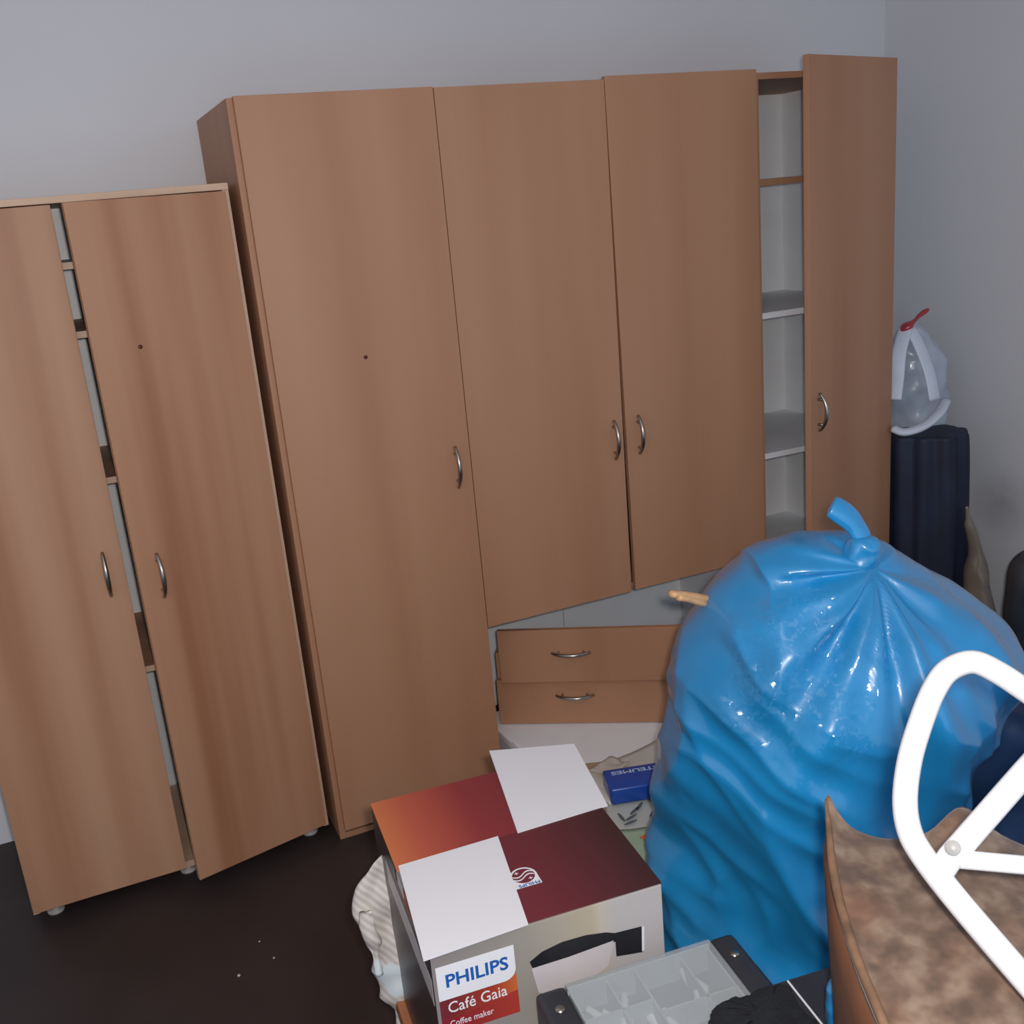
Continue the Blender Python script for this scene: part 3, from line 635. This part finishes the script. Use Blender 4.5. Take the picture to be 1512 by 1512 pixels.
obj('red_tie', tube(catmull([(2.089, 0.048, 1.184), (2.113, 0.044, 1.200), (2.137, 0.039, 1.215), (2.162, 0.035, 1.234), (2.188, 0.029, 1.249)], 4), [.006, .013, .018, .023, .024, .021, .016, .012, .009, .008, .008, .010, .011, .012, .012, .010, .006], 8, flat=.6), 'red_tie', wbg, True)
br = obj('brown_sack', blob([(2.183, -0.167, 0.610, 0.003, 0.003), (2.194, -0.172, 0.544, 0.013, 0.011), (2.213, -0.179, 0.434, 0.029, 0.026), (2.229, -0.186, 0.310, 0.044, 0.040), (2.240, -0.191, 0.184, 0.054, 0.049), (2.243, -0.192, 0.107, 0.054, 0.049), (2.243, -0.192, 0.056, 0.048, 0.043)], 64, 6, lambda p, a, n: .010*ridged(p, 10, 4.)-.004), 'brown_film', None, True)
tag(br, 'brown translucent plastic sack slumped against the wall beside the navy bundle', 'sack')
M_['kraft2'] = plain('kraft_card_red', (.24, .12, .07), .7)
cx = Vector((1.989, -0.666, 0.274))
cn = thing('cardboard_carton', 'small reddish brown carton under the dark bag by the right wall', 'box', (cx.x, cx.y, 0), -.3)
for x0, x1, y0, y1 in ((-.14, .14, -.12, -.115), (-.14, .14, .115, .12), (-.14, -.135, -.115, .115), (.135, .14, -.115, .115)):
    obj('side_panel', box(x0, x1, y0, y1, 0, cx.z), 'kraft2', cn)
obj('top_flap', box(-.14, .14, -.12, .12, cx.z, cx.z+.005), 'kraft2', cn)
db = obj('dark_bag', blob([(2.015, -0.619, 0.631, 0.030, 0.018), (2.021, -0.621, 0.606, 0.084, 0.059), (2.021, -0.621, 0.560, 0.111, 0.078), (2.025, -0.623, 0.475, 0.120, 0.084), (2.028, -0.625, 0.389, 0.123, 0.086), (2.030, -0.625, 0.328, 0.117, 0.076), (2.033, -0.626, 0.302, 0.091, 0.055)], 48, 6, lambda p, a, n: .008*nz(p, 10, 1.)), 'dark_film', None, True)
tag(db, 'dark slate plastic bag lying on the small brown carton by the wall', 'bag')
ns = thing('rubbish_sack', 'glossy navy blue rubbish sack leaning against the bright blue sack', 'rubbish sack', (0, 0, 0))
obj('sack_body', blob([(1.439, -1.129, 0.606, 0.039, 0.027), (1.448, -1.132, 0.580, 0.124, 0.099), (1.456, -1.135, 0.511, 0.199, 0.159), (1.462, -1.138, 0.406, 0.233, 0.186), (1.467, -1.140, 0.263, 0.257, 0.205), (1.473, -1.142, 0.096, 0.266, 0.213), (1.477, -1.144, -0.039, 0.266, 0.213), (1.482, -1.146, -0.138, 0.244, 0.183)], 120, 10, lambda p, a, n: (.018*(ridged(p, 5, 9.)-.5)+.008*nz(p, 12, 2.))*min(1, max(0, p.z)/.06)), 'navy_film', ns, True)
obj('knot', tube(catmull([(1.497, -1.086, 0.554), (1.503, -1.078, 0.584), (1.516, -1.077, 0.604)], 4), [.02, .024, .022, .017, .014, .014, .016, .02, .016], 12), 'navy_film', ns, True)

# ---------------------------------------------------------------- brown suede seat with upturned corner
def suede():
    m, nt, b = nodes('mottled_suede'); N = nt.nodes; L = nt.links
    tc = N.new('ShaderNodeTexCoord'); n = N.new('ShaderNodeTexNoise'); n.inputs['Scale'].default_value = 34; n.inputs['Detail'].default_value = 2.5; n.inputs['Distortion'].default_value = .1
    n2 = N.new('ShaderNodeTexNoise'); n2.inputs['Scale'].default_value = 5
    L.new(tc.outputs['Object'], n.inputs['Vector']); L.new(tc.outputs['Object'], n2.inputs['Vector'])
    r = N.new('ShaderNodeValToRGB'); e = r.color_ramp.elements; e[0].position = .34; e[0].color = (.085, .052, .037, 1); e[1].position = .68; e[1].color = (.22, .155, .112, 1)
    k = e.new(.5); k.color = (.14, .085, .058, 1)
    L.new(n.outputs['Fac'], r.inputs['Fac'])
    mx = N.new('ShaderNodeMix'); mx.data_type = 'RGBA'; mx.inputs['B'].default_value = (.22, .085, .035, 1)
    mr = N.new('ShaderNodeMapRange'); mr.inputs['From Min'].default_value = .52; mr.inputs['From Max'].default_value = .72; mr.inputs['To Max'].default_value = .6; L.new(n2.outputs['Fac'], mr.inputs['Value'])
    L.new(mr.outputs[0], mx.inputs['Factor']); L.new(r.outputs['Color'], mx.inputs['A']); L.new(mx.outputs['Result'], b.inputs['Base Color'])
    b.inputs['Roughness'].default_value = .8; b.inputs['Sheen Weight'].default_value = .2
    bp = N.new('ShaderNodeBump'); bp.inputs['Strength'].default_value = .25; bp.inputs['Distance'].default_value = .01; L.new(n.outputs['Fac'], bp.inputs['Height']); L.new(bp.outputs['Normal'], b.inputs['Normal'])
    return m
M_['suede'] = suede()
M_['suede_side'] = plain('suede_side', (.13, .050, .022), .75, var=.25, scale=9)
SEAT_ROWS = [
 [(0.310, -1.720, 0.959), (0.317, -1.720, 0.969), (0.318, -1.736, 0.953), (0.327, -1.757, 0.935), (0.355, -1.782, 0.926), (0.402, -1.800, 0.929), (0.460, -1.797, 0.944), (0.484, -1.837, 0.917), (0.527, -1.881, 0.901), (0.576, -1.917, 0.887)],
 [(0.293, -1.744, 0.948), (0.301, -1.747, 0.948), (0.305, -1.762, 0.941), (0.314, -1.785, 0.931), (0.332, -1.816, 0.927), (0.374, -1.833, 0.926), (0.418, -1.849, 0.932), (0.451, -1.878, 0.917), (0.491, -1.921, 0.903), (0.537, -1.955, 0.889)],
 [(0.238, -1.820, 0.931), (0.246, -1.829, 0.930), (0.253, -1.843, 0.926), (0.263, -1.865, 0.924), (0.288, -1.886, 0.921), (0.320, -1.909, 0.924), (0.361, -1.927, 0.920), (0.397, -1.954, 0.916), (0.441, -1.987, 0.903), (0.484, -2.020, 0.891)],
 [(0.193, -1.906, 0.911), (0.203, -1.915, 0.910), (0.212, -1.930, 0.909), (0.222, -1.950, 0.911), (0.245, -1.970, 0.911), (0.274, -1.992, 0.915), (0.308, -2.016, 0.915), (0.343, -2.042, 0.911), (0.383, -2.072, 0.904), (0.430, -2.097, 0.887)],
 [(0.162, -1.986, 0.893), (0.169, -1.998, 0.895), (0.178, -2.014, 0.894), (0.188, -2.033, 0.896), (0.207, -2.057, 0.899), (0.235, -2.077, 0.903), (0.273, -2.094, 0.900), (0.305, -2.119, 0.898), (0.341, -2.147, 0.890), (0.384, -2.170, 0.873)],
 [(0.135, -2.058, 0.871), (0.142, -2.071, 0.873), (0.151, -2.086, 0.872), (0.157, -2.108, 0.879), (0.175, -2.126, 0.877), (0.200, -2.146, 0.883), (0.236, -2.161, 0.879), (0.273, -2.179, 0.870), (0.306, -2.206, 0.864), (0.346, -2.227, 0.848)],
]
cols_f = [catmull(r_, 5) for r_ in SEAT_ROWS]
grid = [catmull([cols_f[j][i] for j in range(len(SEAT_ROWS))], 6) for i in range(len(cols_f[0]))]   # grid[i][j]
ni, nj = len(grid), len(grid[0])
seat = thing('suede_seat', 'mottled brown suede seat block with a pointed upturned corner', 'seat', (0, 0, 0))
bm = bmesh.new()
V = [[bm.verts.new(grid[i][j]+Vector((0, 0, .004*nz(grid[i][j], 14, 1.)))) for j in range(nj)] for i in range(ni)]
TH = .022
for i in range(ni-1):
    for j in range(nj-1): bm.faces.new((V[i][j], V[i+1][j], V[i+1][j+1], V[i][j+1]))
rim = [(i, 0) for i in range(ni)] + [(ni-1, j) for j in range(1, nj)] + [(i, nj-1) for i in range(ni-2, -1, -1)] + [(0, j) for j in range(nj-2, 0, -1)]
ctr = sum((grid[i][j] for i, j in rim), Vector())/len(rim)
prev = [V[i][j] for i, j in rim]
low = []
for i, j in rim:
    p = grid[i][j]; low.append(bm.verts.new((p.x+(ctr.x-p.x)*.02, p.y+(ctr.y-p.y)*.02, p.z-TH)))
for k in range(len(rim)): bm.faces.new((prev[k], prev[(k+1) % len(rim)], low[(k+1) % len(rim)], low[k]))
bm.faces.new(low)
obj('seat_cover', bm, 'suede', seat, True)
bm = bmesh.new(); levels = []
for zf, sh in ((0.0, .02), (.06, -.01), (.16, .02), (.5, .12), (1.0, .16)):
    ring = []
    for i, j in rim:
        p = grid[i][j]; zt_ = min(p.z, .95)-.016
        ring.append(bm.verts.new((p.x+(ctr.x-p.x)*sh, p.y+(ctr.y-p.y)*sh, zt_*(1-zf))))
    levels.append(ring)
for A_, B_ in zip(levels, levels[1:]):
    for k in range(len(rim)): bm.faces.new((A_[k], A_[(k+1) % len(rim)], B_[(k+1) % len(rim)], B_[k]))
bm.faces.new(levels[-1]); bm.faces.new(levels[0])
obj('seat_body', bm, 'suede_side', seat, True)

M_['piping'] = plain('suede_piping', (.16, .088, .050), .8, var=.35, scale=30)
pp = catmull([grid[2][j]+Vector((0, 0, .001)) for j in range(1, nj, 3)], 3)
obj('piping', tube(pp, [.0012+.0042*min(1, i/10) for i in range(len(pp))], 10), 'piping', seat, True)

# ---------------------------------------------------------------- white tubular frame
M_['white_tube'] = plain('white_powder_coat', (.70, .70, .72), .3, var=.01)
M_['bolt'] = plain('zinc_bolt', (.40, .39, .38), .4)
wt = thing('tubular_frame', 'white tubular steel folding chair frame lying over the brown suede seat', 'chair frame', (0, 0, 0))
RT = .0128
loop = [(0.274, -2.148, 0.923), (0.270, -2.093, 0.948), (0.256, -2.042, 0.986), (0.245, -1.992, 1.021), (0.242, -1.955, 1.044), (0.243, -1.933, 1.062), (0.255, -1.913, 1.085), (0.278, -1.895, 1.117), (0.304, -1.884, 1.151), (0.329, -1.875, 1.175), (0.351, -1.873, 1.191), (0.376, -1.881, 1.197), (0.394, -1.898, 1.187), (0.414, -1.923, 1.167), (0.435, -1.957, 1.143), (0.458, -2.004, 1.114), (0.472, -2.040, 1.090), (0.459, -2.077, 1.061), (0.413, -2.115, 1.026), (0.356, -2.148, 0.991), (0.310, -2.167, 0.945), (0.285, -2.165, 0.918)]
obj('frame_loop', tube(catmull(loop, 5, True), RT, 18, True), 'white_tube', wt, True)
obj('cross_brace', tube([(0.244, -1.972, 1.034), (0.257, -1.973, 1.050), (0.354, -1.972, 1.114), (0.470, -1.973, 1.190)], RT*.98, 16), 'white_tube', wt, True)
obj('strut', tube([(0.262, -1.976, 1.049), (0.314, -2.012, 1.045), (0.374, -2.060, 1.043), (0.430, -2.100, 1.040)], RT*.72, 14), 'white_tube', wt, True)
bo = Vector((0.245, -1.988, 1.075)); bdir = (Vector((-0.4530, -2.6438, 1.7171))-bo).normalized()
obj('bolt', tube([bo, bo+bdir*.004, bo+bdir*.0042, bo+bdir*.007], [.0075, .0075, .004, .004], 12), 'bolt', wt, True)

# crumbs on the floor
M_['crumb'] = plain('crumb', (.62, .50, .44), .7)
CRUMBS = [(-0.361, -0.424, 0.000), (-0.294, -0.326, 0.000), (-0.273, -0.405, 0.000)]
for k, q in enumerate(CRUMBS):
    bm = bmesh.new(); bmesh.ops.create_icosphere(bm, subdivisions=1, radius=(.0045, .0028, .0032)[k])
    for v in bm.verts: v.co = v.co*(1+.3*noise.noise(v.co*400)); v.co.z *= .6
    o = obj('crumb', bm, 'crumb', None, True); o.location = (q[0], q[1], .0018)
    tag(o, ('largest of three tiny pale crumbs on the dark floor', 'faintest tiny crumb on the dark floor, nearest the wardrobe doors', 'tiny crumb on the dark floor beside the coffee maker box')[k], 'crumb', 'crumbs on the floor')
